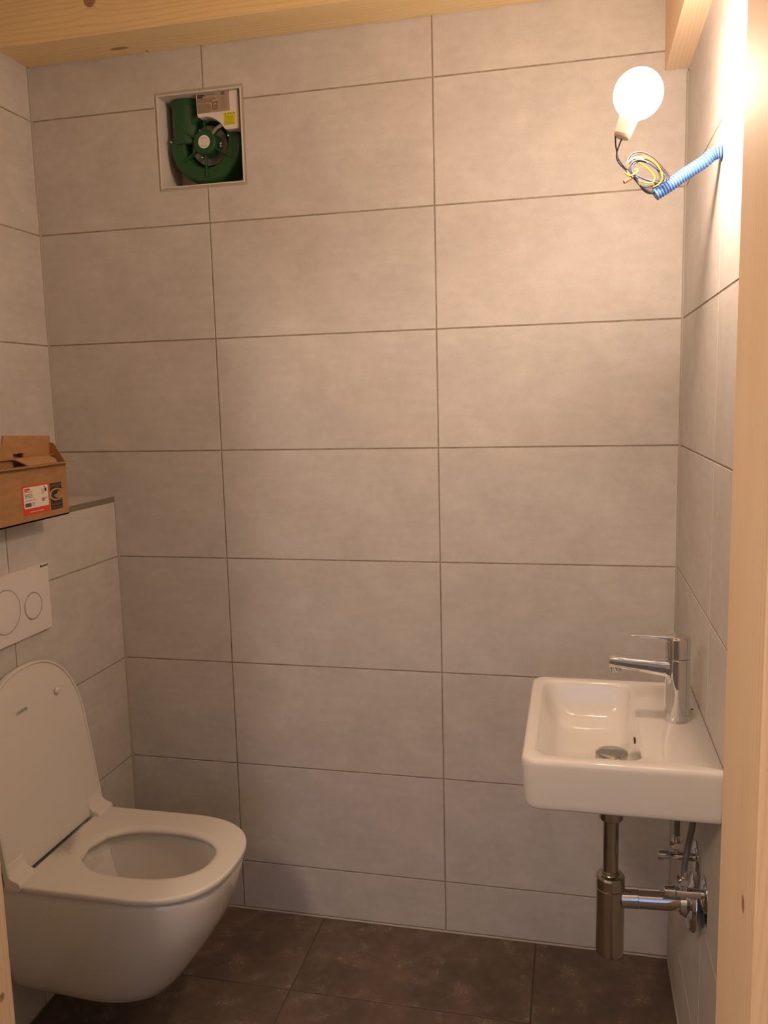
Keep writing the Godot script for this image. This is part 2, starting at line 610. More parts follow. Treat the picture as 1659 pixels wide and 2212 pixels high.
func build_room() -> void:
	var rows := [0.004]
	for k in 8: rows.append(Y0 + 0.3 * k)
	var high := rows + [2.5497, CEIL]
	# back wall, with the opening for the fan
	var nx0 := -0.7395
	var nx1 := -0.4905
	var ny0 := 2.0385
	var ny1 := 2.2865
	var w := structure("wall_back", "back wall of large beige concrete-look tiles with grey joints", "wall")
	var bed := MB.new()
	for b in [[-1.25, 0.0, nx0, CEIL], [nx1, 0.0, 0.75, CEIL], [nx0, 0.0, nx1, ny0], [nx0, ny1, nx1, CEIL]]:
		var bb := box(Vector3(b[0], b[1], -0.16), Vector3(b[2], b[3], -0.0013))
		bed.append(bb, Transform3D.IDENTITY)
	bed.append(box(Vector3(nx0, ny0, -0.16), Vector3(nx1, ny1, -0.13)), Transform3D.IDENTITY)
	part(w, "grout_bed", bed, M.grout)
	tiled(w, "back", [XL, -0.6, 0.0, XR], high, [rect2(nx0, ny0, nx1, ny1)])
	# left wall above the ledge
	w = structure("wall_left", "left wall of beige tiles above the ledge", "wall")
	part(w, "grout_bed", box(Vector3(XL - 0.14, 0, -0.002), Vector3(XL - 0.0013, CEIL, 1.32)), M.grout)
	var lrows := [LEDGE, 1.3497]
	for k in range(5, 9): lrows.append(Y0 + 0.3 * k)
	lrows.append(CEIL)
	tiled(w, "left", [-ZD, -0.60, 0.0], lrows, [])
	# tiled casing that hides the cistern
	w = structure("wall_cistern", "tiled casing under the ledge carrying toilet and flush plate", "wall")
	part(w, "grout_bed", box(Vector3(XL, 0, 0), Vector3(XB - 0.0013, LEDGE - 0.011, ZD)), M.grout)
	tiled(w, "casing", [-ZD, -0.472, 0.0], [0.004, Y0, Y0 + 0.3, Y0 + 0.6, Y0 + 0.9, LEDGE - 0.0135], [])
	tiled(w, "ledge", [XL, XB - 0.004], [-ZD, -0.472, 0.0], [])
	part(w, "edge_profile", box(Vector3(XB - 0.0042, LEDGE - 0.0138, 0.001), Vector3(XB + 0.0012, LEDGE + 0.0002, ZD), 0.0006), M.trim, "narrow grey metal edge strip along the ledge")
	# right wall, with the hole for the conduit
	w = structure("wall_right", "right wall of beige tiles behind the basin", "wall")
	# the bed leaves a cavity behind the drain pipe's rosette
	var rb := MB.new()
	for b in [[0.0, -0.002, CEIL, 0.470], [0.0, 0.578, CEIL, 1.7], [0.0, 0.470, 0.432, 0.578], [0.540, 0.470, CEIL, 0.578]]:
		rb.append(box(Vector3(XR + 0.0013, b[0], b[1]), Vector3(XR + 0.16, b[2], b[3])), Transform3D.IDENTITY)
	rb.append(box(Vector3(XR + 0.12, 0.432, 0.470), Vector3(XR + 0.16, 0.540, 0.578)), Transform3D.IDENTITY)
	part(w, "grout_bed", rb, M.grout)
	tiled(w, "right", [0.0, 0.506, ZD], high, [circle2(Vector2(0.499, 1.890), 0.0145), circle2(Vector2(0.524, 0.486), 0.052)])
	# floor
	w = structure("floor", "floor of dark brown-grey stone tiles, dusty and scuffed", "floor")
	part(w, "grout_bed", box(Vector3(XL, -0.12, 0), Vector3(XR, -0.0015, ZD2)), M.floor_grout)
	tiled(w, "floor", [XL, -0.953, -0.353, 0.247, XR], [-ZD2, -0.902, -0.302, 0.0], [], "floor", 4)
	# silicone beads in the corners
	var bead := structure("trim_1", "pale silicone bead along the foot of the back wall", "sealant")
	part(bead, "bead", tube(PackedVector3Array([Vector3(XB, 0.001, 0.001), Vector3(XR - 0.001, 0.001, 0.001)]), 0.003, 8), M.silicone)
	bead = structure("trim_2", "pale silicone bead along the foot of the right wall", "sealant")
	part(bead, "bead", tube(PackedVector3Array([Vector3(XR - 0.001, 0.001, 0.001), Vector3(XR - 0.001, 0.001, ZD)]), 0.0035, 8), M.silicone)
	bead = structure("trim_3", "silicone bead in the corner of back wall and right wall", "sealant")
	part(bead, "bead", tube(PackedVector3Array([Vector3(XR - 0.0005, 0.0, 0.0005), Vector3(XR - 0.0005, 2.2, 0.0005)]), 0.0035, 8), M.trim_bead)
	bead = structure("trim_4", "silicone bead in the corner of back wall and cistern casing", "sealant")
	part(bead, "bead", tube(PackedVector3Array([Vector3(XB + 0.0005, 0.0, 0.0005), Vector3(XB + 0.0005, LEDGE, 0.0005)]), 0.004, 8), M.trim_bead)
	bead = structure("trim_5", "silicone bead in the corner of back wall and left wall", "sealant")
	part(bead, "bead", tube(PackedVector3Array([Vector3(XL + 0.0005, LEDGE, 0.0005), Vector3(XL + 0.0005, 2.386, 0.0005)]), 0.0035, 8), M.trim_bead)
	bead = structure("trim_6", "filler around the fan opening in the tiles", "sealant")
	for b in [[nx0, ny0, -0.7336, ny1], [-0.4959, ny0, nx1, ny1], [-0.7336, ny0, -0.4959, 2.0449], [-0.7336, 2.2801, -0.4959, ny1]]:
		part(bead, "bead", box(Vector3(b[0], b[1], -0.02), Vector3(b[2], b[3], -0.0008)), M.filler)
	# ceiling and the timber that shows below it
	w = structure("ceiling", "timber ceiling above the small toilet room", "ceiling")
	for k in 6:
		part(w, "plank", wood_box(Vector3(XL - 0.14, CEIL, k * 0.22), Vector3(XR + 0.16, CEIL + 0.03, k * 0.22 + 0.218), 0, 2.6, 0.42, Vector2(0.3 * k, 0.17 * k)), M.wood)
	var t := thing("timber_beam", "thick spruce ceiling beam with knots lying along the back wall", "beam", Vector3(XL, 2.388, 0.0))
	var bm := box(Vector3(XL, 2.388, 0.0), Vector3(0.538, CEIL, 0.133), 0.003)
	for i in bm.v.size():
		var p := bm.v[i]
		var tri_i := (i / 3) * 3
		var nn := (bm.v[tri_i + 1] - bm.v[tri_i]).cross(bm.v[tri_i + 2] - bm.v[tri_i]).abs()
		if nn.y > nn.z: bm.uv[i] = Vector2((p.x - XL) / 1.7, (0.372 - (0.133 - p.z) * 1.0) / 0.372)
		else: bm.uv[i] = Vector2((p.x - XL) / 1.7, (p.y - 2.388) / 0.372)
	part(t, "timber", bm, M.beam)
	t = thing("timber_beam", "spruce beam running along the top of the right wall beside the bulb", "beam", Vector3(XR, 2.206, 0.0))
	part(t, "timber", wood_box(Vector3(0.538, 2.206, 0.001), Vector3(XR + 0.002, CEIL, ZD), 2, 2.6, 0.42, Vector2(0.1, 0.3)), M.wood)
	# door wall
	w = structure("wall_front", "wall with the doorway towards the hall", "wall")
	part(w, "panel", box(Vector3(XL - 0.14, 0, ZD), Vector3(JL - 0.03, CEIL, ZD2 - 0.01)), M.plaster)
	part(w, "lintel", box(Vector3(JL - 0.03, 2.12, ZD), Vector3(XR + 0.16, CEIL, ZD2 - 0.01)), M.plaster)
	w = structure("door_1", "spruce door lining around the doorway", "door frame")
	part(w, "jamb", wood_box(Vector3(JR, 0, ZD), Vector3(XR + 0.002, 2.12, ZD2), 1, 2.6, 0.42, Vector2(0.0, 0.03)), M.wood, "tall spruce lining board at the right of the doorway")
	part(w, "jamb", wood_box(Vector3(JL, 0, ZD), Vector3(JL - 0.03, 2.12, ZD2), 1, 2.6, 0.42, Vector2(0.0, 0.31)), M.wood, "spruce lining board at the left of the doorway")
	part(w, "head", wood_box(Vector3(JL, 2.09, ZD), Vector3(JR, 2.12, ZD2), 0, 2.6, 0.42, Vector2(0.4, 0.1)), M.wood)
	part(w, "stop", wood_box(Vector3(JR + 0.016, 0, ZD2), Vector3(XR + 0.02, 2.12, ZD2 + 0.16), 1, 2.6, 0.42, Vector2(0.2, 0.52)), M.wood, "set-back pale board of the door rebate")
	build_hall()

# the hall behind the camera: its window lets the daylight in
func build_hall() -> void:
	var z1 := 4.4
	var x0 := -1.6
	var x1 := 1.5
	var w := structure("floor_hall", "hall floor outside the doorway", "floor")
	part(w, "screed", box(Vector3(x0, -0.12, ZD2), Vector3(x1, -0.002, z1)), M.screed)
	w = structure("ceiling_hall", "hall ceiling", "ceiling")
	part(w, "panel", box(Vector3(x0 - 0.1, CEIL, ZD2 + 0.012), Vector3(x1 + 0.1, CEIL + 0.12, z1 + 0.1)), M.plaster)
	w = structure("wall_hall_left", "left wall of the hall", "wall")
	part(w, "panel", box(Vector3(x0 - 0.1, 0, ZD2 - 0.01), Vector3(x0, CEIL, z1)), M.plaster)
	part(w, "return", box(Vector3(x0, 0, ZD2 - 0.19), Vector3(XL - 0.14, CEIL, ZD2 - 0.01)), M.plaster)
	w = structure("wall_hall_right", "right wall of the hall", "wall")
	part(w, "panel", box(Vector3(x1, 0, ZD2 - 0.01), Vector3(x1 + 0.1, CEIL, z1)), M.plaster)
	part(w, "return", box(Vector3(XR + 0.16, 0, ZD2 - 0.01), Vector3(x1, CEIL, ZD2 + 0.16)), M.plaster)
	var wx0 := -0.75
	var wx1 := 1.05
	var wy0 := 0.35
	var wy1 := 2.15
	w = structure("wall_hall_rear", "rear wall of the hall around its window", "wall")
	for b in [[x0 - 0.1, 0.0, wx0, CEIL], [wx1, 0.0, x1 + 0.1, CEIL], [wx0, 0.0, wx1, wy0], [wx0, wy1, wx1, CEIL]]:
		part(w, "panel", box(Vector3(b[0], b[1], z1), Vector3(b[2], b[3], z1 + 0.2)), M.plaster)
	w = structure("window_1", "timber-framed hall window", "window")
	for b in [[wx0, wy0, wx0 + 0.06, wy1], [wx1 - 0.06, wy0, wx1, wy1], [wx0, wy0, wx1, wy0 + 0.06], [wx0, wy1 - 0.06, wx1, wy1], [0.12, wy0, 0.18, wy1]]:
		part(w, "frame", box(Vector3(b[0], b[1], z1 + 0.08), Vector3(b[2], b[3], z1 + 0.14)), M.wood)

	var at := Vector3(-0.45, 2.34, 2.60)
	var lamp := thing("ceiling_lamp", "round white glass ceiling lamp in the hall", "lamp", at)
	part(lamp, "canopy", moved(turned([Vector2(0, 0.20), Vector2(0.07, 0.20), Vector2(0.06, 0.28), Vector2(0, 0.28)], 32), axis_xf(at, Vector3.UP)), M.plastic)
	var prof := []
	for i in 17:
		var a := lerpf(-PI / 2, PI / 2, i / 16.0)
		prof.append(Vector2(maxf(cos(a) * 0.14, 0.0003), 0.07 + sin(a) * 0.14))
	part(lamp, "lamp_globe", moved(lathe(prof, 40), axis_xf(at, Vector3.UP)), M.globe, "glowing white globe")
	var l := OmniLight3D.new()
	l.name = "hall_light"
	l.light_color = BULB
	l.light_energy = HALL_ENERGY
	l.light_size = 0.13
	l.omni_range = 12.0
	l.omni_attenuation = 2.0
	l.shadow_enabled = true
	lamp.add_child(l)
	l.position = Vector3(0, 0.07, 0)

# ------------------------------------------------------------------ toilet
func d_ring(y: float, xf: float, b: float, a: float, e: float, n := 28, xback := XB) -> PackedVector3Array:
	var out := PackedVector3Array()
	var zc := 0.468
	var xc := xf - a
	for i in 7: out.append(Vector3(lerpf(xback, xc, i / 7.0), y, zc + b))
	for i in n + 1:
		var t := PI / 2 - PI * i / n
		out.append(Vector3(xc + pow(absf(cos(t)), 2.0 / e) * a, y, zc + signf(sin(t)) * pow(absf(sin(t)), 2.0 / e) * b))
	for i in 7: out.append(Vector3(lerpf(xc, xback, (i + 1) / 7.0), y, zc - b))
	for i in 3: out.append(Vector3(xback, y, zc + lerpf(-b, b, (i + 1) / 4.0)))
	return out

func build_toilet() -> void:
	var zc := 0.468
	var t := thing("toilet", "white wall-hung toilet with its lid raised against the casing", "toilet", Vector3(XB, 0.09, zc))
	# outside of the bowl, then over the rim and down the inside
	var rings := []
	for p in [[0.108, -0.650, 0.075, 0.13, 2.2], [0.1105, -0.612, 0.098, 0.15, 2.3], [0.118, -0.588, 0.113, 0.17, 2.4], [0.131, -0.568, 0.123, 0.18, 2.4], [0.16, -0.545, 0.135, 0.19, 2.4], [0.20, -0.514, 0.146, 0.195, 2.4], [0.25, -0.477, 0.157, 0.20, 2.4], [0.30, -0.447, 0.166, 0.20, 2.45], [0.34, -0.428, 0.171, 0.20, 2.5], [0.38, -0.418, 0.175, 0.20, 2.5], [0.405, -0.412, 0.1765, 0.20, 2.5], [0.416, -0.413, 0.175, 0.20, 2.5], [0.4215, -0.418, 0.171, 0.20, 2.5], [0.4225, -0.426, 0.164, 0.195, 2.5]]:
		rings.append(d_ring(p[0], p[1], p[2], p[3], p[4]))
	# the underside rises a little towards the wall
	for k in 7:
		for i in rings[k].size():
			var q: Vector3 = rings[k][i]
			q.y += 0.022 * clampf((-0.60 - q.x) / 0.33, 0.0, 1.0) * clampf(1.0 - (q.y - 0.108) / 0.12, 0.0, 1.0)
			rings[k][i] = q
	var n: int = rings[0].size()
	# inside: each ring has the same number of points, running the same way round
	for p in [[0.4225, -0.630, 0.178, 0.120], [0.4205, -0.630, 0.173, 0.115], [0.412, -0.630, 0.170, 0.1125], [0.38, -0.632, 0.166, 0.110], [0.33, -0.637, 0.155, 0.104], [0.27, -0.648, 0.128, 0.088], [0.215, -0.665, 0.085, 0.062], [0.185, -0.675, 0.045, 0.038]]:
		var outer: PackedVector3Array = rings[12]
		var r := PackedVector3Array()
		for i in n:
			var d := Vector2(outer[i].x + 0.64, outer[i].z - zc)
			var ang := atan2(d.y, d.x)
			var ca := cos(ang)
			var sa := sin(ang)
			var k := 1.0 / pow(pow(absf(ca) / p[2], 2.35) + pow(absf(sa) / p[3], 2.35), 1.0 / 2.35)
			r.append(Vector3(p[1] + ca * k, p[0], zc + sa * k))
		rings.append(r)
	var m := MB.new()
	m.loft(rings, 1, true, true, 1)
	part(t, "bowl", m, M.ceramic, "glossy white ceramic bowl tapering towards the floor")
	# flush guard: low step inside the back of the bowl
	var guard := MB.new()
	var gr := []
	for p in [[-0.10, 0.0], [-0.05, 1.0], [0.05, 1.0], [0.10, 0.0]]:
		var w: float = p[1]
		gr.append(PackedVector3Array([Vector3(-0.80, 0.33, zc + p[0]), Vector3(-0.80, 0.395, zc + p[0]), Vector3(-0.80 + 0.012 + 0.028 * w, 0.395, zc + p[0]), Vector3(-0.80 + 0.012 + 0.045 * w, 0.33, zc + p[0])]))
	guard.loft(gr, -1)
	part(t, "flush_guard", guard, M.ceramic)
	# seat ring
	var outl := [[0.4255, -0.008], [0.4265, -0.002], [0.4285, 0.0], [0.4375, 0.0], [0.4402, -0.0012], [0.4411, -0.0035], [0.4412, -0.0060], [0.4412, -0.0090]]
	var srings := []
	for p in outl: srings.append(d_ring(p[0], -0.404 + p[1], 0.1850 + p[1], 0.205, 2.5, 28, -0.849))
	var first: PackedVector3Array = srings[0]
	for p in [[0.4412, 0.021], [0.4412, 0.017], [0.4400, 0.008], [0.4365, 0.0015], [0.4320, 0.0], [0.4265, 0.001], [0.4255, 0.004]]:
		var r := PackedVector3Array()
		for i in first.size():
			var ang := atan2(first[i].z - zc, first[i].x + 0.626)
			var a: float = 0.158 + p[1]
			var b: float = 0.100 + p[1]
			var k := 1.0 / pow(pow(absf(cos(ang)) / a, 2.35) + pow(absf(sin(ang)) / b, 2.35), 1.0 / 2.35)
			r.append(Vector3(-0.626 + cos(ang) * k, p[0], zc + sin(ang) * k))
		srings.append(r)
	srings.append(srings[0])
	m = MB.new()
	m.loft(srings, 1, false, false)
	var seat := part(t, "seat", m, M.seat, "flat white seat ring lowered on the bowl")
	# raised lid, tilted back
	var tilt := deg_to_rad(7.5)
	var lid_xf := Transform3D(Basis(Vector3(0, 0, -1), Vector3(-sin(tilt), cos(tilt), 0), Vector3(cos(tilt), sin(tilt), 0)), Vector3(-0.860, 0.445, zc))
	var shape := PackedVector2Array()
	shape.append(Vector2(-0.190, -0.006)); shape.append(Vector2(0.190, -0.006))
	for i in 41:
		var a := PI * i / 40.0
		var sx := signf(cos(a)) * pow(absf(cos(a)), 2.0 / 2.35) * 0.187
		shape.append(Vector2(sx, 0.225 + pow(maxf(sin(a), 0.0), 2.0 / 2.35) * 0.213))
	var lid := part(t, "lid", moved(extrude(shape, 0.012, 0.003, true), lid_xf), M.seat, "flat rounded white lid standing upright")
	# raised rim of the lid and its step over the hinge
	var rim := PackedVector3Array()
	for i in range(1, shape.size()):
		var q := inset(shape, 0.0035)[i]
		rim.append(lid_xf * Vector3(q.x, q.y, 0.0005))
	rim.append(lid_xf * Vector3(-0.1865, 0.004, 0.0005))
	part(lid, "rim", tube(rim, 0.0034, 8), M.seat)
	part(lid, "bumper", moved(lathe([Vector2(0.0045, 0.0), Vector2(0.0085, 0.001), Vector2(0.0088, 0.006), Vector2(0.006, 0.0095), Vector2(0.0005, 0.0105)], 20), axis_xf(lid_xf * Vector3(0.092, 0.342, 0.0), lid_xf.basis.z)), M.plastic, "small round buffer on the lid")
	text(lid, "lettering", "LAUFEN", 0.0075, Transform3D(lid_xf.basis, lid_xf * Vector3(-0.040, 0.340, 0.0006)), M.cap)
	# hinge blocks: rounded steps joined to the lid's foot
	for s in [-1.0, 1.0]:
		var prof := PackedVector2Array()      # x forward, y up
		for q in [[-0.019, -0.014], [0.013, -0.014], [0.0180, -0.012], [0.0208, -0.007], [0.0212, -0.001], [0.0190, 0.0045], [0.0145, 0.0078], [0.0085, 0.0095], [0.0030, 0.0112], [-0.0020, 0.0140], [-0.0065, 0.0190], [-0.0098, 0.0260], [-0.0118, 0.0340], [-0.0132, 0.0420], [-0.0190, 0.0420]]: prof.append(Vector2(q[0], q[1]))
		var hx := extrude(prof, 0.062, 0.0015, true, 1)
		var z0: float = zc + s * 0.158 + 0.031
		part(t, "hinge", moved(hx, Transform3D(Basis.IDENTITY, Vector3(-0.852, 0.4435, z0))), M.seat, "rounded white hinge block")

func build_flush_plate() -> void:
	var t := thing("flush_plate", "white dual flush plate with two round chrome-ringed buttons", "flush plate", Vector3(XB, 0.938, 0.468))
	var xf := Transform3D(Basis(Vector3(0, 0, -1), Vector3.UP, Vector3.RIGHT), Vector3(XB + 0.0125, 0, 0))
	part(t, "plate", moved(extrude(rrect2(-0.591, 0.938, -0.345, 1.102, 0.003), 0.0123, 0.0012), xf), M.plastic)
	for b in [[0.512, 1.0170, 0.0515], [0.4135, 1.0085, 0.0330]]:
		var c := xf * Vector3(-b[0], b[1], 0.0)
		var r: float = b[2]
		var btn := part(t, "button", moved(turned([Vector2(0.0, -0.003), Vector2(r - 0.0022, -0.003), Vector2(r - 0.0022, 0.0016), Vector2(0.0, 0.0022)], 48), axis_xf(c, Vector3.RIGHT)), M.plastic, "round white push button")
		part(btn, "ring", moved(turned([Vector2(r - 0.0016, -0.001), Vector2(r + 0.0004, -0.001), Vector2(r + 0.0004, 0.0012), Vector2(r - 0.0012, 0.0012)], 48, 0.0003), axis_xf(c, Vector3.RIGHT)), M.chrome, "thin chrome ring")
	text(t, "lettering", "■GEBERIT", 0.0046, Transform3D(xf.basis, xf * Vector3(-0.3600, 1.0955, 0.0002)), M.ink)

# ------------------------------------------------------------------ basin and plumbing
func basin_ring(x0: float, x1: float, z0: float, z1: float, r0: float, r1: float, y: float, k := 7, side := 10) -> PackedVector3Array:
	# r0: corners away from the wall, r1: corners on the wall side
	var out := PackedVector3Array()
	var cs := [[x1 - r1, z0 + r1, r1, -90.0], [x1 - r1, z1 - r1, r1, 0.0], [x0 + r0, z1 - r0, r0, 90.0], [x0 + r0, z0 + r0, r0, 180.0]]
	for q in 4:
		var c: Array = cs[q]
		for i in k + 1:
			var a := deg_to_rad(c[3] + 90.0 * i / k)
			out.append(Vector3(c[0] + cos(a) * c[2], y, c[1] + sin(a) * c[2]))
		var nx: Array = cs[(q + 1) % 4]
		var an := deg_to_rad(nx[3])
		var last := out[out.size() - 1]
		var first := Vector3(nx[0] + cos(an) * nx[2], y, nx[1] + sin(an) * nx[2])
		for i in range(1, side): out.append(last.lerp(first, float(i) / side))
	return out

func build_basin() -> void:
	var zc := 0.488
	var t := thing("washbasin", "small white rectangular wall-mounted handbasin with flat tap deck", "washbasin", Vector3(XR, 0.748, zc))
	var X0 := 0.252
	var X1 := 0.5888
	var Z0 := 0.263
	var Z1 := 0.716
	var rings := []
	# [inset from the outline, y]; the underside to the rim
	for p in [[0.060, 0.7475], [0.020, 0.7475], [0.014, 0.7482], [0.0085, 0.751], [0.0055, 0.756], [0.0045, 0.764], [0.002, 0.800], [0.0, 0.832], [0.0004, 0.838], [0.002, 0.8425], [0.005, 0.845], [0.009, 0.8457]]:
		var i: float = p[0]
		var taper := minf(i, 0.03)
		rings.append(basin_ring(X0 + i, X1 - (i * 0.3 if i > 0.02 else 0.0), Z0 + taper, Z1 - taper, maxf(0.030 - taper * 0.6, 0.008), 0.004, p[1]))
	# inside of the bowl [x0, x1, z0, z1, r, y]
	for p in [[0.2735, 0.466, 0.2865, 0.6925, 0.030, 0.8457], [0.2770, 0.4635, 0.2900, 0.6890, 0.028, 0.8448], [0.2795, 0.4615, 0.2925, 0.6865, 0.027, 0.8420], [0.2815, 0.4605, 0.2945, 0.6845, 0.027, 0.8370], [0.2860, 0.4590, 0.2985, 0.6805, 0.028, 0.815], [0.2930, 0.4570, 0.3050, 0.6740, 0.031, 0.793], [0.3020, 0.4540, 0.3130, 0.6660, 0.036, 0.779], [0.3150, 0.4490, 0.3260, 0.6530, 0.042, 0.770], [0.3350, 0.4420, 0.3500, 0.6290, 0.045, 0.7645], [0.3800, 0.4370, 0.4300, 0.5460, 0.027, 0.760]]:
		rings.append(basin_ring(p[0], p[1], p[2], p[3], p[4], p[4], p[5]))
	var m := MB.new()
	m.loft(rings, 1, true, true, 1)
	part(t, "basin", m, M.ceramic, "glossy white ceramic bowl")
	part(t, "overflow_shade", moved(extrude(rrect2(-0.010, -0.0035, 0.010, 0.0035, 0.0034), 0.004), Transform3D(Basis(Vector3(0, 0, 1), Vector3.UP, Vector3.LEFT), Vector3(0.4570, 0.812, 0.520))), M.ink, "overflow slot, its inner shade done as a dark inset")  # solid dark inset stands in for the shade inside the overflow opening
	part(t, "drain_cover", moved(turned([Vector2(0.0, -0.004), Vector2(0.031, -0.004), Vector2(0.0325, 0.002), Vector2(0.031, 0.0055), Vector2(0.024, 0.0085), Vector2(0.0, 0.0100)], 40, 0.0012), axis_xf(Vector3(0.418, 0.766, zc), Vector3.UP)), M.cap, "round domed metal drain cover")
	part(t, "fixing_hole_shade", moved(lathe([Vector2(0.0001, -0.003), Vector2(0.003, -0.003), Vector2(0.003, 0.0003), Vector2(0.0001, 0.0004)], 14, -1), axis_xf(Vector3(0.575, 0.8457, 0.4254), Vector3.UP)), M.black)  # shade of a small deck hole, done as a black disc

func build_tap() -> void:
	var zc := 0.486
	var c := Vector3(0.538, 0.8455, zc)
	var t := thing("tap", "chrome single-lever mixer tap standing on the basin deck", "tap", c)
	part(t, "body", moved(turned([Vector2(0.0, 0.0), Vector2(0.0242, 0.0), Vector2(0.0236, 0.006), Vector2(0.0230, 0.1245), Vector2(0.0, 0.1245)], 48), axis_xf(c, Vector3.UP)), M.chrome)
	part(t, "collar", moved(turned([Vector2(0.0, 0.123), Vector2(0.0222, 0.123), Vector2(0.0222, 0.1265), Vector2(0.0, 0.1265)], 40), axis_xf(c, Vector3.UP)), M.nickel)
	var head := part(t, "head", moved(turned([Vector2(0.0, 0.1262), Vector2(0.0228, 0.1262), Vector2(0.0233, 0.165), Vector2(0.0205, 0.1690), Vector2(0.0, 0.1695)], 48, 0.0012), axis_xf(c, Vector3.UP)), M.chrome)
	# lever: thin flat blade reaching out from the top of the head
	var rings := []
	for p in [[0.004, 0.1560, 0.1688, 0.0150], [-0.018, 0.1575, 0.1690, 0.0135], [-0.026, 0.1625, 0.1690, 0.0120], [-0.045, 0.1638, 0.1690, 0.0105], [-0.078, 0.1645, 0.1695, 0.0095], [-0.086, 0.1650, 0.1696, 0.0090], [-0.0885, 0.1662, 0.1690, 0.0075]]:
		var ring := PackedVector3Array()
		var q := rrect2(-p[3], p[1], p[3], p[2], minf(0.0022, (p[2] - p[1]) * 0.45), 3)
		for e in q: ring.append(c + Vector3(p[0], e.y, e.x))
		rings.append(ring)
	var m := MB.new()
	m.loft(rings, 1)
	part(t, "lever", m, M.chrome)
	# spout
	rings = []
	for p in [[0.004, 0.072, 0.1215, 0.0190], [-0.016, 0.082, 0.1200, 0.0170], [-0.024, 0.0890, 0.1192, 0.0155], [-0.060, 0.0950, 0.1210, 0.0145], [-0.100, 0.1005, 0.1235, 0.0138], [-0.1255, 0.1035, 0.1250, 0.0134], [-0.1280, 0.1050, 0.1240, 0.0122]]:
		var ring := PackedVector3Array()
		var q := rrect2(-p[3], p[1], p[3], p[2], 0.0055, 4)
		for e in q: ring.append(c + Vector3(p[0], e.y, e.x))
		rings.append(ring)
	m = MB.new()
	m.loft(rings, 1)
	var spout := part(t, "spout", m, M.chrome)
	part(spout, "aerator", moved(turned([Vector2(0.0, 0.0), Vector2(0.0105, 0.0), Vector2(0.0112, 0.012), Vector2(0.0, 0.012)], 28), axis_xf(c + Vector3(-0.1145, 0.0925, 0), Vector3(-0.12, 1, 0))), M.chrome)

func hex(r: float, h: float) -> MB:
	var p := PackedVector2Array()
	for i in 6: p.append(Vector2(cos(TAU * i / 6), sin(TAU * i / 6)) * r)
	return moved(extrude(p, h, 0.0012, true), Transform3D(Basis(Vector3.RIGHT, Vector3(0, 0, -1), Vector3.UP), Vector3(0, h, 0)))

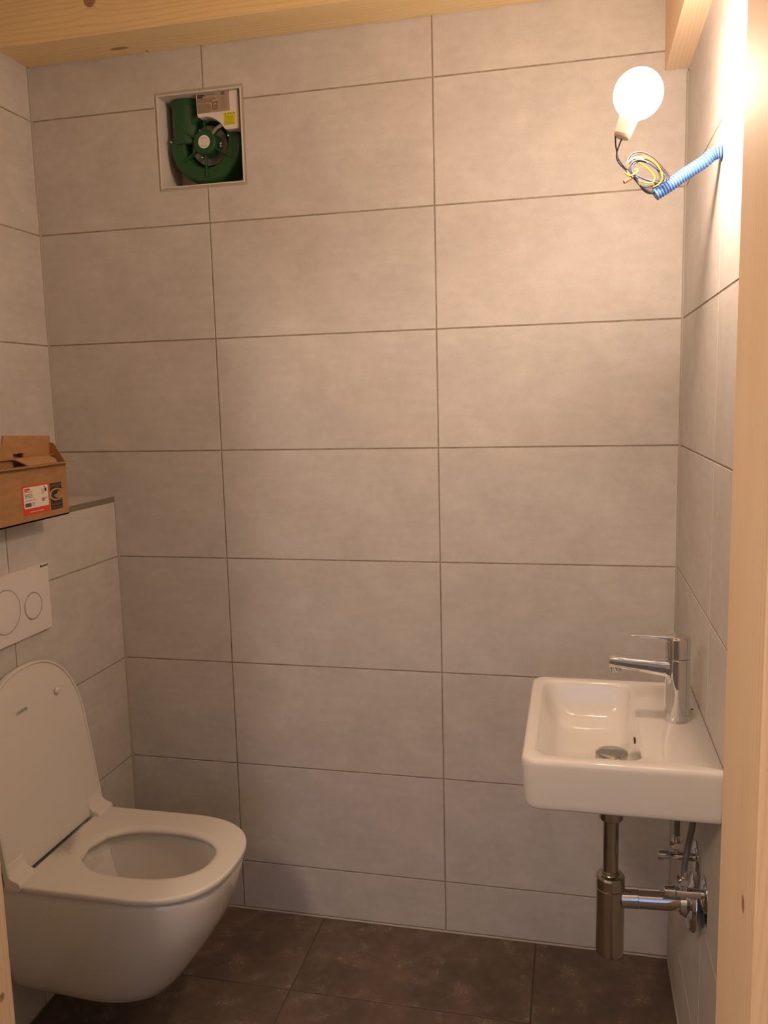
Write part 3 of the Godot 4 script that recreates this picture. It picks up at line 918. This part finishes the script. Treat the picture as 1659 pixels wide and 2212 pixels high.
func build_plumbing() -> void:
	var c := Vector3(0.418, 0.335, 0.488)
	var t := thing("bottle_trap", "brushed metal bottle trap under the basin with pipe to the wall", "drain trap", c)
	part(t, "flange_nut", moved(turned([Vector2(0, 0.296), Vector2(0.0215, 0.296), Vector2(0.0235, 0.298), Vector2(0.0235, 0.330), Vector2(0.0285, 0.332), Vector2(0.0285, 0.413), Vector2(0, 0.413)], 40), axis_xf(c, Vector3.UP)), M.nickel)
	part(t, "tailpipe", moved(turned([Vector2(0, 0.15), Vector2(0.0155, 0.15), Vector2(0.0155, 0.400), Vector2(0, 0.400)], 40), axis_xf(c, Vector3.UP)), M.nickel)
	part(t, "bottle_cap", moved(turned([Vector2(0, 0.150), Vector2(0.0285, 0.150), Vector2(0.0285, 0.172), Vector2(0.026, 0.1765), Vector2(0.0175, 0.179), Vector2(0.0175, 0.185), Vector2(0, 0.185)], 48), axis_xf(c, Vector3.UP)), M.nickel)
	part(t, "bottle", moved(turned([Vector2(0, 0.0), Vector2(0.0195, 0.0), Vector2(0.0265, 0.004), Vector2(0.0280, 0.012), Vector2(0.0280, 0.149), Vector2(0.0, 0.149)], 48, 0.001), axis_xf(c, Vector3.UP)), M.nickel)
	var a := Vector3(0.440, 0.464, 0.488)
	var b := Vector3(0.579, 0.473, 0.494)
	part(t, "outlet_nut", moved(turned([Vector2(0, 0.0), Vector2(0.0208, 0.0), Vector2(0.0208, 0.034), Vector2(0, 0.034)], 40), axis_xf(a, b - a)), M.chrome)
	part(t, "outlet_pipe", moved(turned([Vector2(0, 0.02), Vector2(0.0200, 0.02), Vector2(0.0200, 0.138), Vector2(0, 0.138)], 40), axis_xf(a, b - a)), M.chrome)
	part(t, "wall_rosette", moved(turned([Vector2(0.0202, -0.003), Vector2(0.056, -0.003), Vector2(0.057, 0.0), Vector2(0.050, 0.007), Vector2(0.030, 0.012), Vector2(0.0245, 0.024), Vector2(0.0202, 0.024)], 48, 0.001), axis_xf(Vector3(0.5730, 0.473, 0.494), Vector3(-1.0, 0.02, 0.05))), M.chrome, "round chrome rosette hanging loose from the wall")
	var valves := [[0.430, 0.532, "chrome angle valve with braided hose, the one farther along towards the tiled back wall"], [0.550, 0.5250, "chrome angle valve with braided hose, the one just above the trap's wall rosette"]]
	for k in 2:
		var v: Array = valves[k]
		var z: float = v[0]
		var y: float = v[1]
		var s := thing("angle_valve", ["chrome angle valve between the back wall and the bottle trap", "chrome angle valve just above the trap's outlet pipe"][k], "valve", Vector3(XR, y, z), "angle valves under the basin")
		part(s, "body", moved(turned([Vector2(0, 0), Vector2(0.0092, 0), Vector2(0.0092, 0.050), Vector2(0, 0.050)], 28), axis_xf(Vector3(0.586, y, z), Vector3.LEFT)), M.chrome)
		part(s, "handle", moved(turned([Vector2(0, 0.050), Vector2(0.0102, 0.050), Vector2(0.0106, 0.071), Vector2(0, 0.071)], 28), axis_xf(Vector3(0.586, y, z), Vector3.LEFT)), M.chrome)
		part(s, "stub", moved(turned([Vector2(0, 0), Vector2(0.007, 0), Vector2(0.007, 0.016), Vector2(0, 0.016)], 20), axis_xf(Vector3(0.551, y + 0.005, z), Vector3.UP)), M.chrome)
		part(s, "nut", moved(hex(0.0125, 0.014), Transform3D(Basis.IDENTITY, Vector3(0.551, y + 0.019, z))), M.chrome)
		part(s, "wall_rosette", moved(turned([Vector2(0.008, 0.0), Vector2(0.033, 0.0), Vector2(0.034, 0.002), Vector2(0.026, 0.006), Vector2(0.010, 0.008)], 40), axis_xf(Vector3(0.5895, y, z), Vector3(-1, 0, 0.05))), M.chrome)
		var h := thing("braided_hose", ["braided steel hose rising straight from valve nearest the back wall", "braided steel hose bending up from valve above the trap's outlet"][k], "hose", Vector3(0.551, y + 0.033, z), "braided hoses under the basin")
		var path := []
		if k == 0: path = [Vector3(0.551, y + 0.032, z), Vector3(0.551, 0.60, z), Vector3(0.552, 0.66, z + 0.006), Vector3(0.549, 0.71, z + 0.025), Vector3(0.545, 0.7455, z + 0.040)]
		else: path = [Vector3(0.551, y + 0.032, z), Vector3(0.552, 0.585, z), Vector3(0.558, 0.625, z - 0.002), Vector3(0.566, 0.675, z - 0.004), Vector3(0.564, 0.715, z - 0.012), Vector3(0.556, 0.7455, z - 0.028)]
		part(h, "hose", tube(smooth_path(path, 6), 0.0058, 14), M.braid)
		part(h, "ferrule", moved(turned([Vector2(0, 0), Vector2(0.0068, 0), Vector2(0.0068, 0.013), Vector2(0, 0.013)], 20), axis_xf(path[0], Vector3.UP)), M.chrome)

# ------------------------------------------------------------------ fan in the wall
func build_fan() -> void:
	var t := thing("ventilation_fan", "green extractor fan in an open white housing set into the tiles", "fan", Vector3(-0.615, 2.045, 0.0))
	var x0 := -0.7335
	var x1 := -0.4960
	var y0 := 2.0450
	var y1 := 2.2800
	# housing: four thin walls, a back, and a flange
	var hs := MB.new()
	for b in [[x0, y0, x0 + 0.004, y1], [x1 - 0.004, y0, x1, y1], [x0 + 0.004, y0, x1 - 0.004, y0 + 0.004], [x0 + 0.004, y1 - 0.004, x1 - 0.004, y1]]:
		hs.append(box(Vector3(b[0], b[1], -0.124), Vector3(b[2], b[3], 0.0015), 0.0008), Transform3D.IDENTITY)
	hs.append(box(Vector3(x0, y0, -0.1285), Vector3(x1, y1, -0.123)), Transform3D.IDENTITY)
	part(t, "housing", hs, M.housing, "square open white plastic housing")
	# volute: star-shaped round the hub, recessed inlet cone
	var c := Vector3(-0.6125, 2.1600, 0.0)
	var n := 72
	var rings := []
	for p in [[1.0, 0.0, -0.105], [1.0, 0.0, -0.040], [1.0, -0.0025, -0.033], [1.0, -0.009, -0.030], [0.0, 0.066, -0.030], [0.0, 0.063, -0.031], [0.0, 0.0540, -0.062], [0.0, 0.0520, -0.074]]:
		var r := PackedVector3Array()
		for i in n:
			var a := TAU * i / n
			var big := 0.099
			var deg := rad_to_deg(a)
			if deg > 60.0 and deg < 140.0: big = 0.080
			elif deg >= 140.0 and deg < 180.0: big = lerpf(0.080, 0.104, (deg - 140.0) / 40.0)
			elif deg >= 180.0 and deg < 330.0: big = lerpf(0.104, 0.099, (deg - 180.0) / 150.0)
			elif deg <= 60.0: big = lerpf(0.099, 0.080, deg / 60.0)
			var q: float = big * p[0] + p[1]
			r.append(c + Vector3(cos(a) * q, sin(a) * q, p[2]))
		rings.append(r)
	var m := MB.new()
	m.loft(rings, 1)
	var vol := part(t, "volute", m, M.green, "green spiral fan casing")
	part(vol, "outlet_pipe", moved(turned([Vector2(0.0, 0.0), Vector2(0.0425, 0.0), Vector2(0.0425, 0.098), Vector2(0.0450, 0.099), Vector2(0.0450, 0.1115), Vector2(0.0425, 0.1125), Vector2(0.039, 0.1125), Vector2(0.039, 0.08), Vector2(0, 0.08)], 48, 0.0015), axis_xf(Vector3(-0.6755, 2.1620, -0.066), Vector3.UP)), M.green, "green upright outlet pipe")
	part(vol, "boss", tube(smooth_path([Vector3(-0.668, 2.209, -0.030), Vector3(-0.670, 2.202, -0.0255), Vector3(-0.669, 2.194, -0.0265), Vector3(-0.667, 2.188, -0.031)], 4), 0.003, 8), M.green)
	for d in [90.0, 152.0, 215.0, 270.0, 330.0, 40.0]:
		var dir := Vector3(cos(deg_to_rad(d)), sin(deg_to_rad(d)), 0)
		var r2 := 0.088 if d == 270.0 else 0.078
		var xf := Transform3D(Basis(Vector3(-dir.y, dir.x, 0), dir, Vector3.BACK), c + Vector3(0, 0, -0.0245))
		part(vol, "rib", moved(extrude(PackedVector2Array([Vector2(-0.0020, 0.028), Vector2(0.0020, 0.028), Vector2(0.0017, r2), Vector2(-0.0017, r2)]), 0.012, 0.0005), xf), M.green)
	# impeller: ring and blades
	var imp := part(t, "impeller", moved(turned([Vector2(0.030, -0.004), Vector2(0.0500, -0.004), Vector2(0.0500, 0.0), Vector2(0.030, 0.0)], 48), axis_xf(c + Vector3(0, 0, -0.072), Vector3.BACK)), M.fan_dark, "dark impeller behind the inlet")
	part(imp, "ring", moved(turned([Vector2(0.0475, 0.000), Vector2(0.0515, 0.000), Vector2(0.0515, 0.014), Vector2(0.0480, 0.014)], 48), axis_xf(c + Vector3(0, 0, -0.070), Vector3.BACK)), M.fan_metal)
	for i in 26:
		var a := TAU * i / 26
		var xf := Transform3D(Basis(Vector3.BACK, a), c + Vector3(cos(a), sin(a), 0) * 0.043 + Vector3(0, 0, -0.064))
		part(imp, "blade", moved(box(Vector3(-0.006, -0.0007, -0.006), Vector3(0.006, 0.0007, 0.006)), xf), M.fan_metal)
	# motor hub
	var hub := part(t, "motor_hub", moved(turned([Vector2(0, -0.05), Vector2(0.0330, -0.05), Vector2(0.0330, -0.006), Vector2(0.0300, 0.0), Vector2(0.0, 0.0)], 48, 0.0015), axis_xf(c + Vector3(0, 0, -0.0195), Vector3.BACK)), M.green)
	part(hub, "hub_sticker", moved(turned([Vector2(0, 0.0), Vector2(0.0166, 0.0), Vector2(0.0166, 0.0006), Vector2(0, 0.0006)], 40, 0.0001), axis_xf(c + Vector3(0, 0, -0.0195), Vector3.BACK)), M.plastic, "round white sticker")
	for y in [0.0085, -0.0110]:
		part(hub, "print", box(c + Vector3(-0.008, y, -0.0190), c + Vector3(0.007, y + 0.0012, -0.0187)), M.cable_grey)
	for s in [[-0.7090, 2.1690], [-0.5468, 2.1717], [-0.6225, 2.1225], [-0.5684, 2.1537], [-0.6250, 2.1900], [-0.569, 2.147]]:
		part(t, "screw", moved(lathe([Vector2(0.0001, -0.012), Vector2(0.0032, -0.012), Vector2(0.0034, 0.0), Vector2(0.0022, 0.0018), Vector2(0.0001, 0.0022)], 14), axis_xf(Vector3(s[0], s[1], -0.0255), Vector3.BACK)), M.chrome)
	part(t, "cable", tube(smooth_path([Vector3(-0.588, 2.180, -0.022), Vector3(-0.577, 2.1875, -0.017), Vector3(-0.566, 2.192, -0.014), Vector3(-0.553, 2.197, -0.015), Vector3(-0.545, 2.200, -0.02)], 5), 0.0042, 12), M.cable_grey, "short cream cable")
	# electronics cover with its two stickers
	var outline := PackedVector2Array()
	for p in [[-0.6245, 2.2755], [-0.6232, 2.2240], [-0.6215, 2.2188], [-0.6170, 2.2166], [-0.6080, 2.2182], [-0.5976, 2.2180], [-0.5870, 2.2155], [-0.5784, 2.2118], [-0.5675, 2.2052], [-0.5577, 2.1968], [-0.5525, 2.1895], [-0.5490, 2.1845], [-0.5440, 2.1815], [-0.5131, 2.1815], [-0.5085, 2.1815], [-0.5085, 2.2755]]: outline.append(Vector2(p[0], p[1]))
	var cov := part(t, "electronics_cover", moved(extrude(outline, 0.05, 0.0012), Transform3D(Basis.IDENTITY, Vector3(0, 0, -0.008))), M.plastic, "white electronics cover")
	part(cov, "rating_label", moved(sticker(-0.6215, 2.2265, -0.5315, 2.2745), Transform3D(Basis.IDENTITY, Vector3(0, 0, -0.008))), M.rating, "grey rating plate with small print")
	part(cov, "warning_label", moved(sticker(-0.5490, 2.1915, -0.5175, 2.2230), Transform3D(Basis.IDENTITY, Vector3(0, 0, -0.008))), M.warning, "yellow warning sticker")
	text(cov, "lettering", "CE", 0.0066, Transform3D(Basis.IDENTITY, Vector3(-0.5490, 2.2703, -0.0073)), M.ink)

# ------------------------------------------------------------------ bulb, wires, conduit
func build_lamp() -> void:
	var foot := Vector3(0.4125, 1.8850, 0.660)
	var mid := Vector3(0.437, 1.948, 0.660)
	var dir := (mid - foot).normalized()
	var t := thing("light_bulb", "glowing round bulb screwed in a bare lamp holder, pointing upwards", "light bulb", foot)
	part(t, "lamp_holder", moved(turned([Vector2(0, 0), Vector2(0.0120, 0), Vector2(0.0135, 0.004), Vector2(0.0150, 0.024), Vector2(0.0150, 0.030), Vector2(0, 0.030)], 32), axis_xf(foot, dir)), M.holder, "pale bare lamp holder")
	var prof := [Vector2(0.0130, 0.0295), Vector2(0.0160, 0.0315), Vector2(0.0185, 0.0345)]
	for i in 15:
		var a := lerpf(-1.0, PI / 2, i / 14.0)
		prof.append(Vector2(maxf(cos(a) * 0.0390, 0.0002), 0.0690 + sin(a) * 0.0390))
	part(t, "bulb_glass", moved(lathe(prof, 40), axis_xf(foot, dir)), M.glow, "brightly glowing glass")
	var l := OmniLight3D.new()
	l.name = "bulb_light"
	l.light_color = BULB
	l.light_energy = BULB_ENERGY
	l.light_size = 0.036
	l.omni_range = 12.0
	l.omni_attenuation = 2.0
	l.shadow_enabled = true
	t.add_child(l)
	l.position = foot + dir * 0.069 - foot
	# conduit: ribbed tube out of the wall
	var p0 := Vector3(XR + 0.02, 1.8920, 0.499)
	var path := smooth_path([p0, Vector3(XR - 0.012, 1.8900, 0.499), px(1520, 350, 0.500), px(1480, 376, 0.502), px(1445, 401, 0.504), px(1414, 421, 0.506)], 30)
	var cur := PackedVector3Array()
	var rad := []
	var total := 0.0
	for i in path.size() - 1: total += path[i].distance_to(path[i + 1])
	var steps := int(total / 0.0049) * 6
	var want := 0.0
	var run := 0.0
	var k := 0
	for i in path.size() - 1:
		var d := path[i].distance_to(path[i + 1])
		while k <= steps and want <= run + d:
			cur.append(path[i].lerp(path[i + 1], (want - run) / d))
			rad.append([0.0090, 0.0090, 0.0112, 0.0116, 0.0116, 0.0112][k % 6])
			k += 1
			want = total * k / steps
		run += d
	var cd := thing("conduit", "ribbed blue plastic conduit sticking out of the right wall", "conduit", Vector3(XR, 1.890, 0.499))
	part(cd, "ribbed_tube", tube(cur, rad, 20, -1), M.conduit)
	# wires, traced on planes between the conduit and the bulb
	var w := thing("wire_coil", "coil of grey, brown and yellow electric wires between conduit and bulb", "wires", px(1390, 370, 0.55))
	var zx := func(list: Array, za: float, zb: float) -> Array:
		var out := []
		for i in list.size():
			out.append(px(1310.0 + list[i][0] / 11.06, 250.0 + list[i][1] / 11.06, lerpf(za, zb, float(i) / (list.size() - 1))))
		return out
	var wires := [
		["wire", M.wire_blue, 0.0013, [[215, 470], [222, 700], [250, 870], [245, 1000], [300, 1130], [400, 1240], [490, 1310], [600, 1420], [740, 1600], [900, 1780], [1040, 1860], [1180, 1840]], 0.660, 0.506],
		["wire", M.wire_grey, 0.0013, [[360, 560], [300, 720], [258, 850], [262, 960], [320, 1080], [430, 1220], [520, 1300], [640, 1430], [790, 1610], [930, 1760], [1060, 1830], [1190, 1800]], 0.660, 0.509],
		["wire", M.wire_brown, 0.0016, [[520, 1380], [480, 1250], [480, 1150], [520, 1020], [620, 905], [800, 865], [960, 900], [1150, 1010], [1330, 1200], [1450, 1360], [1500, 1480], [1400, 1540], [1100, 1540], [850, 1480], [720, 1410], [600, 1380]], 0.560, 0.540],
		["wire", M.wire_grey, 0.0016, [[540, 1380], [500, 1250], [520, 1110], [700, 1030], [900, 1055], [1080, 1150], [1220, 1290], [1280, 1440], [1260, 1560], [1180, 1650], [1050, 1690], [900, 1690], [780, 1600]], 0.555, 0.535],
		["wire", M.wire_grey, 0.0016, [[590, 1390], [545, 1250], [560, 1090], [720, 1000], [900, 1010], [1120, 1110], [1280, 1290], [1360, 1440], [1340, 1560], [1220, 1680], [1100, 1730]], 0.565, 0.530],
		["wire", M.wire_blue, 0.0016, [[620, 1390], [590, 1250], [620, 1110], [760, 1060], [960, 1100], [1180, 1250], [1330, 1350], [1420, 1470], [1380, 1580], [1240, 1600], [960, 1530], [760, 1440]], 0.550, 0.545],
		["wire", M.wire_brown, 0.0016, [[560, 1400], [515, 1270], [550, 1080], [640, 960], [820, 920], [1040, 1010], [1240, 1180], [1390, 1350], [1430, 1500], [1300, 1580], [1150, 1620]], 0.545, 0.525],
		["wire", M.wire_yellow, 0.0013, [[470, 1360], [460, 1220], [500, 1110], [600, 1080], [760, 1120], [960, 1240], [1110, 1390], [1155, 1500], [1100, 1600], [950, 1600], [760, 1540], [690, 1440]], 0.575, 0.560],
		["wire", M.wire_yellow, 0.0013, [[500, 1300], [540, 1120], [650, 1005], [800, 965], [950, 990], [1120, 1090], [1250, 1230], [1330, 1400], [1335, 1520], [1250, 1640], [1120, 1700]], 0.570, 0.545],
		["tie_wire", M.wire_yellow, 0.0016, [[440, 1370], [560, 1430], [650, 1400], [720, 1345], [745, 1300], [720, 1270], [680, 1300]], 0.585, 0.580],
		["wire", M.wire_grey, 0.0015, [[480, 1210], [520, 1350], [620, 1450], [770, 1630], [900, 1790], [1010, 1850], [1150, 1850]], 0.552, 0.512],
		["wire", M.wire_grey, 0.0015, [[560, 1120], [520, 1230], [550, 1350], [660, 1460], [800, 1640], [930, 1790], [1060, 1840], [1170, 1820]], 0.556, 0.510],
		["wire", M.wire_brown, 0.0015, [[640, 1130], [590, 1230], [590, 1350], [690, 1450], [840, 1650], [960, 1780], [1080, 1810], [1180, 1780]], 0.553, 0.507],
		["wire", M.wire_blue, 0.0016, [[690, 1430], [830, 1470], [1000, 1520], [1150, 1540], [1300, 1530], [1420, 1500]], 0.548, 0.520],
		["wire", M.wire_grey, 0.0016, [[900, 1040], [720, 1020], [580, 1080], [500, 1190], [500, 1310], [570, 1420], [680, 1500], [800, 1660]], 0.585, 0.575],
		["wire", M.wire_brown, 0.0016, [[860, 1000], [690, 1000], [550, 1070], [475, 1180], [475, 1300], [540, 1410], [640, 1480]], 0.580, 0.583],
		["wire", M.wire_grey, 0.0016, [[960, 1090], [800, 1050], [660, 1090], [570, 1190], [560, 1310], [620, 1420], [720, 1500], [860, 1690]], 0.588, 0.570],
		["wire", M.wire_blue, 0.0016, [[1000, 1130], [840, 1080], [710, 1110], [625, 1200], [610, 1310], [660, 1410], [760, 1500]], 0.583, 0.580],
	]
	for e in wires:
		part(w, e[0], tube(smooth_path(zx.call(e[3], e[4], e[5]), 7), e[2], 8), e[1])
	part(w, "copper_end", tube(smooth_path(zx.call([[600, 1480], [520, 1530], [420, 1590]], 0.580, 0.585), 4), 0.0030, 10), M.copper, "reddish bare copper end")

# ------------------------------------------------------------------ cardboard box on the ledge
func sheet(poly: Array, xf: Transform3D, thick := 0.003) -> MB:
	var p := PackedVector2Array()
	for q in poly: p.append(Vector2(q[0], q[1]))
	return moved(extrude(p, thick), xf)

func build_box() -> void:
	var xf0 := -0.8455
	var xb := -1.095
	var z0 := 0.352
	var z1 := 0.665
	var y0 := LEDGE + 0.0006
	var y1 := 1.3470
	var t := thing("cardboard_box", "open brown cardboard box with red and white sticker on the ledge", "box", Vector3(xf0, y0, 0.5))
	var th := 0.0035
	var front := Transform3D(Basis(Vector3(0, 0, -1), Vector3.UP, Vector3.RIGHT), Vector3(xf0, 0, 0))
	var fp := part(t, "front_panel", sheet([[-z1, y0], [-z0, y0], [-z0, y1], [-z1, y1]], front, th), M.card)
	part(t, "back_panel", box(Vector3(xb, y0, z0), Vector3(xb + th, y1, z1)), M.card)
	part(t, "side_panel", box(Vector3(xb, y0, z0), Vector3(xf0 - th, y1, z0 + th)), M.card)
	part(t, "side_panel", box(Vector3(xb, y0, z1 - th), Vector3(xf0 - th, y1, z1)), M.card)
	part(t, "bottom_panel", box(Vector3(xb, y0, z0), Vector3(xf0, y0 + th, z1)), M.card)
	# front lip: folded out along the top of the front panel
	part(t, "front_lip", sheet([[-z1, -0.001], [-z0 + 0.003, -0.001], [-z0 + 0.008, 0.017], [-z1, 0.017]], Transform3D(Basis(Vector3(0, 0, -1), Vector3.RIGHT, Vector3.DOWN), Vector3(xf0, y1 + 0.0005, 0)), 0.0028), M.card)
	# upright inner flap with a slot cut through it, stepped at one side
	var ux := -0.885
	var up := Transform3D(Basis(Vector3(0, 0, -1), Vector3.UP, Vector3.RIGHT), Vector3(ux, 0, 0))
	var flap := PackedVector2Array([Vector2(-z1, y1 - 0.01), Vector2(-0.487, y1 - 0.01), Vector2(-0.487, 1.3765), Vector2(-0.452, 1.3765), Vector2(-0.452, y1 - 0.01), Vector2(-0.3535, y1 - 0.01), Vector2(-0.3475, 1.4110), Vector2(-0.5144, 1.4188), Vector2(-0.5200, 1.4021), Vector2(-z1, 1.4080)])
	part(t, "upright_flap", moved(extrude(flap, th), up), M.card, "upright brown flap with a slot")
	part(t, "fold_strip", box(Vector3(ux, 1.3645, z0 - 0.007), Vector3(ux + 0.010, 1.3672, z1), 0.0), M.card)
	# tab sloping from the fold strip down to the front panel
	var tab := MB.new()
	var q := [Vector3(-0.877, 1.3665, 0.495), Vector3(-0.877, 1.3655, 0.372), Vector3(-0.862, 1.3585, 0.366), Vector3(-0.8465, 1.3495, 0.380), Vector3(-0.8465, 1.3495, 0.486)]
	var top := PackedVector3Array(q)
	var low := PackedVector3Array()
	for e in q: low.append(e - Vector3(0, 0.0028, 0))
	tab.loft([top, low], -1)
	part(t, "tab", tab, M.card_edge, "pale folded tab")
	part(t, "inner_panel", box(Vector3(ux - 0.022, y1 - 0.01, z0 + 0.004), Vector3(ux - 0.019, 1.3980, z1)), M.card)
	part(t, "top_panel", box(Vector3(xb, y1 - 0.004, z0), Vector3(ux - 0.004, y1, z1)), M.card)
	# side flap leaning out, its corner cut off
	part(t, "side_flap", sheet([[-0.8455, 1.3430], [-0.8475, 1.3515], [-0.8740, 1.3930], [-0.8790, 1.3945], [-0.8840, 1.3940], [-0.8840, 1.3430]], Transform3D(Basis.IDENTITY, Vector3(0, 0, z0)), 0.003), M.card)
	# stickers
	part(fp, "red_label", moved(sticker(-0.5210, 1.2405, -0.4255, 1.3060), front), M.box_red, "red sticker with white lettering")
	part(fp, "white_label", moved(sticker(-0.5170, 1.2550, -0.4290, 1.3025, 0.0004, 0.003), front.translated(Vector3(0.0005, 0, 0))), M.box_label, "white sticker with small print")
	part(fp, "printed_mark", moved(sticker(-0.4205, 1.2410, -0.3755, 1.3030), front), M.box_dark, "dark printed field with a round swirl emblem")
	text(fp, "lettering", "CE", 0.0068, Transform3D(front.basis, front * Vector3(-0.4490, 1.2700, 0.0012)), M.ink)

# ------------------------------------------------------------------ scene
const BULB := Color(1.0, 0.868, 0.770)
const BULB_ENERGY := 0.34
const HALL_ENERGY := 1.35

func _ready() -> void:
	var cam := Camera3D.new()
	cam.name = "camera"
	cam.position = Vector3(0.3419, 1.4782, 2.1193)
	cam.rotation = Vector3(-0.1351, 0.2270, -0.0251)
	cam.fov = 63.261
	cam.near = 0.02
	cam.current = true
	add_child(cam)
	var env := Environment.new()
	env.background_mode = Environment.BG_SKY
	var sky := Sky.new()
	var sm := ProceduralSkyMaterial.new()
	sm.sky_top_color = Color(0.50, 0.66, 0.92)
	sm.sky_horizon_color = Color(0.66, 0.77, 0.94)
	sm.ground_horizon_color = Color(0.60, 0.64, 0.68)
	sm.ground_bottom_color = Color(0.35, 0.35, 0.34)
	sm.sky_energy_multiplier = 1.1
	sky.sky_material = sm
	env.sky = sky
	env.background_energy_multiplier = 1.0
	env.tonemap_mode = Environment.TONE_MAPPER_LINEAR
	env.tonemap_exposure = 1.0
	env.sdfgi_enabled = true
	env.ssao_enabled = true
	env.ssil_enabled = true
	var we := WorldEnvironment.new()
	we.name = "environment"
	we.environment = env
	add_child(we)
	make_materials()
	M.trim_bead = mat(Color(0.70, 0.68, 0.63), 0.6)
	M.filler = mat(Color(0.70, 0.67, 0.61), 0.7)
	M.screed = mat(Color(0.42, 0.40, 0.37), 0.8)
	build_room()
	build_toilet()
	build_flush_plate()
	build_basin()
	build_tap()
	build_plumbing()
	build_fan()
	build_lamp()
	build_box()
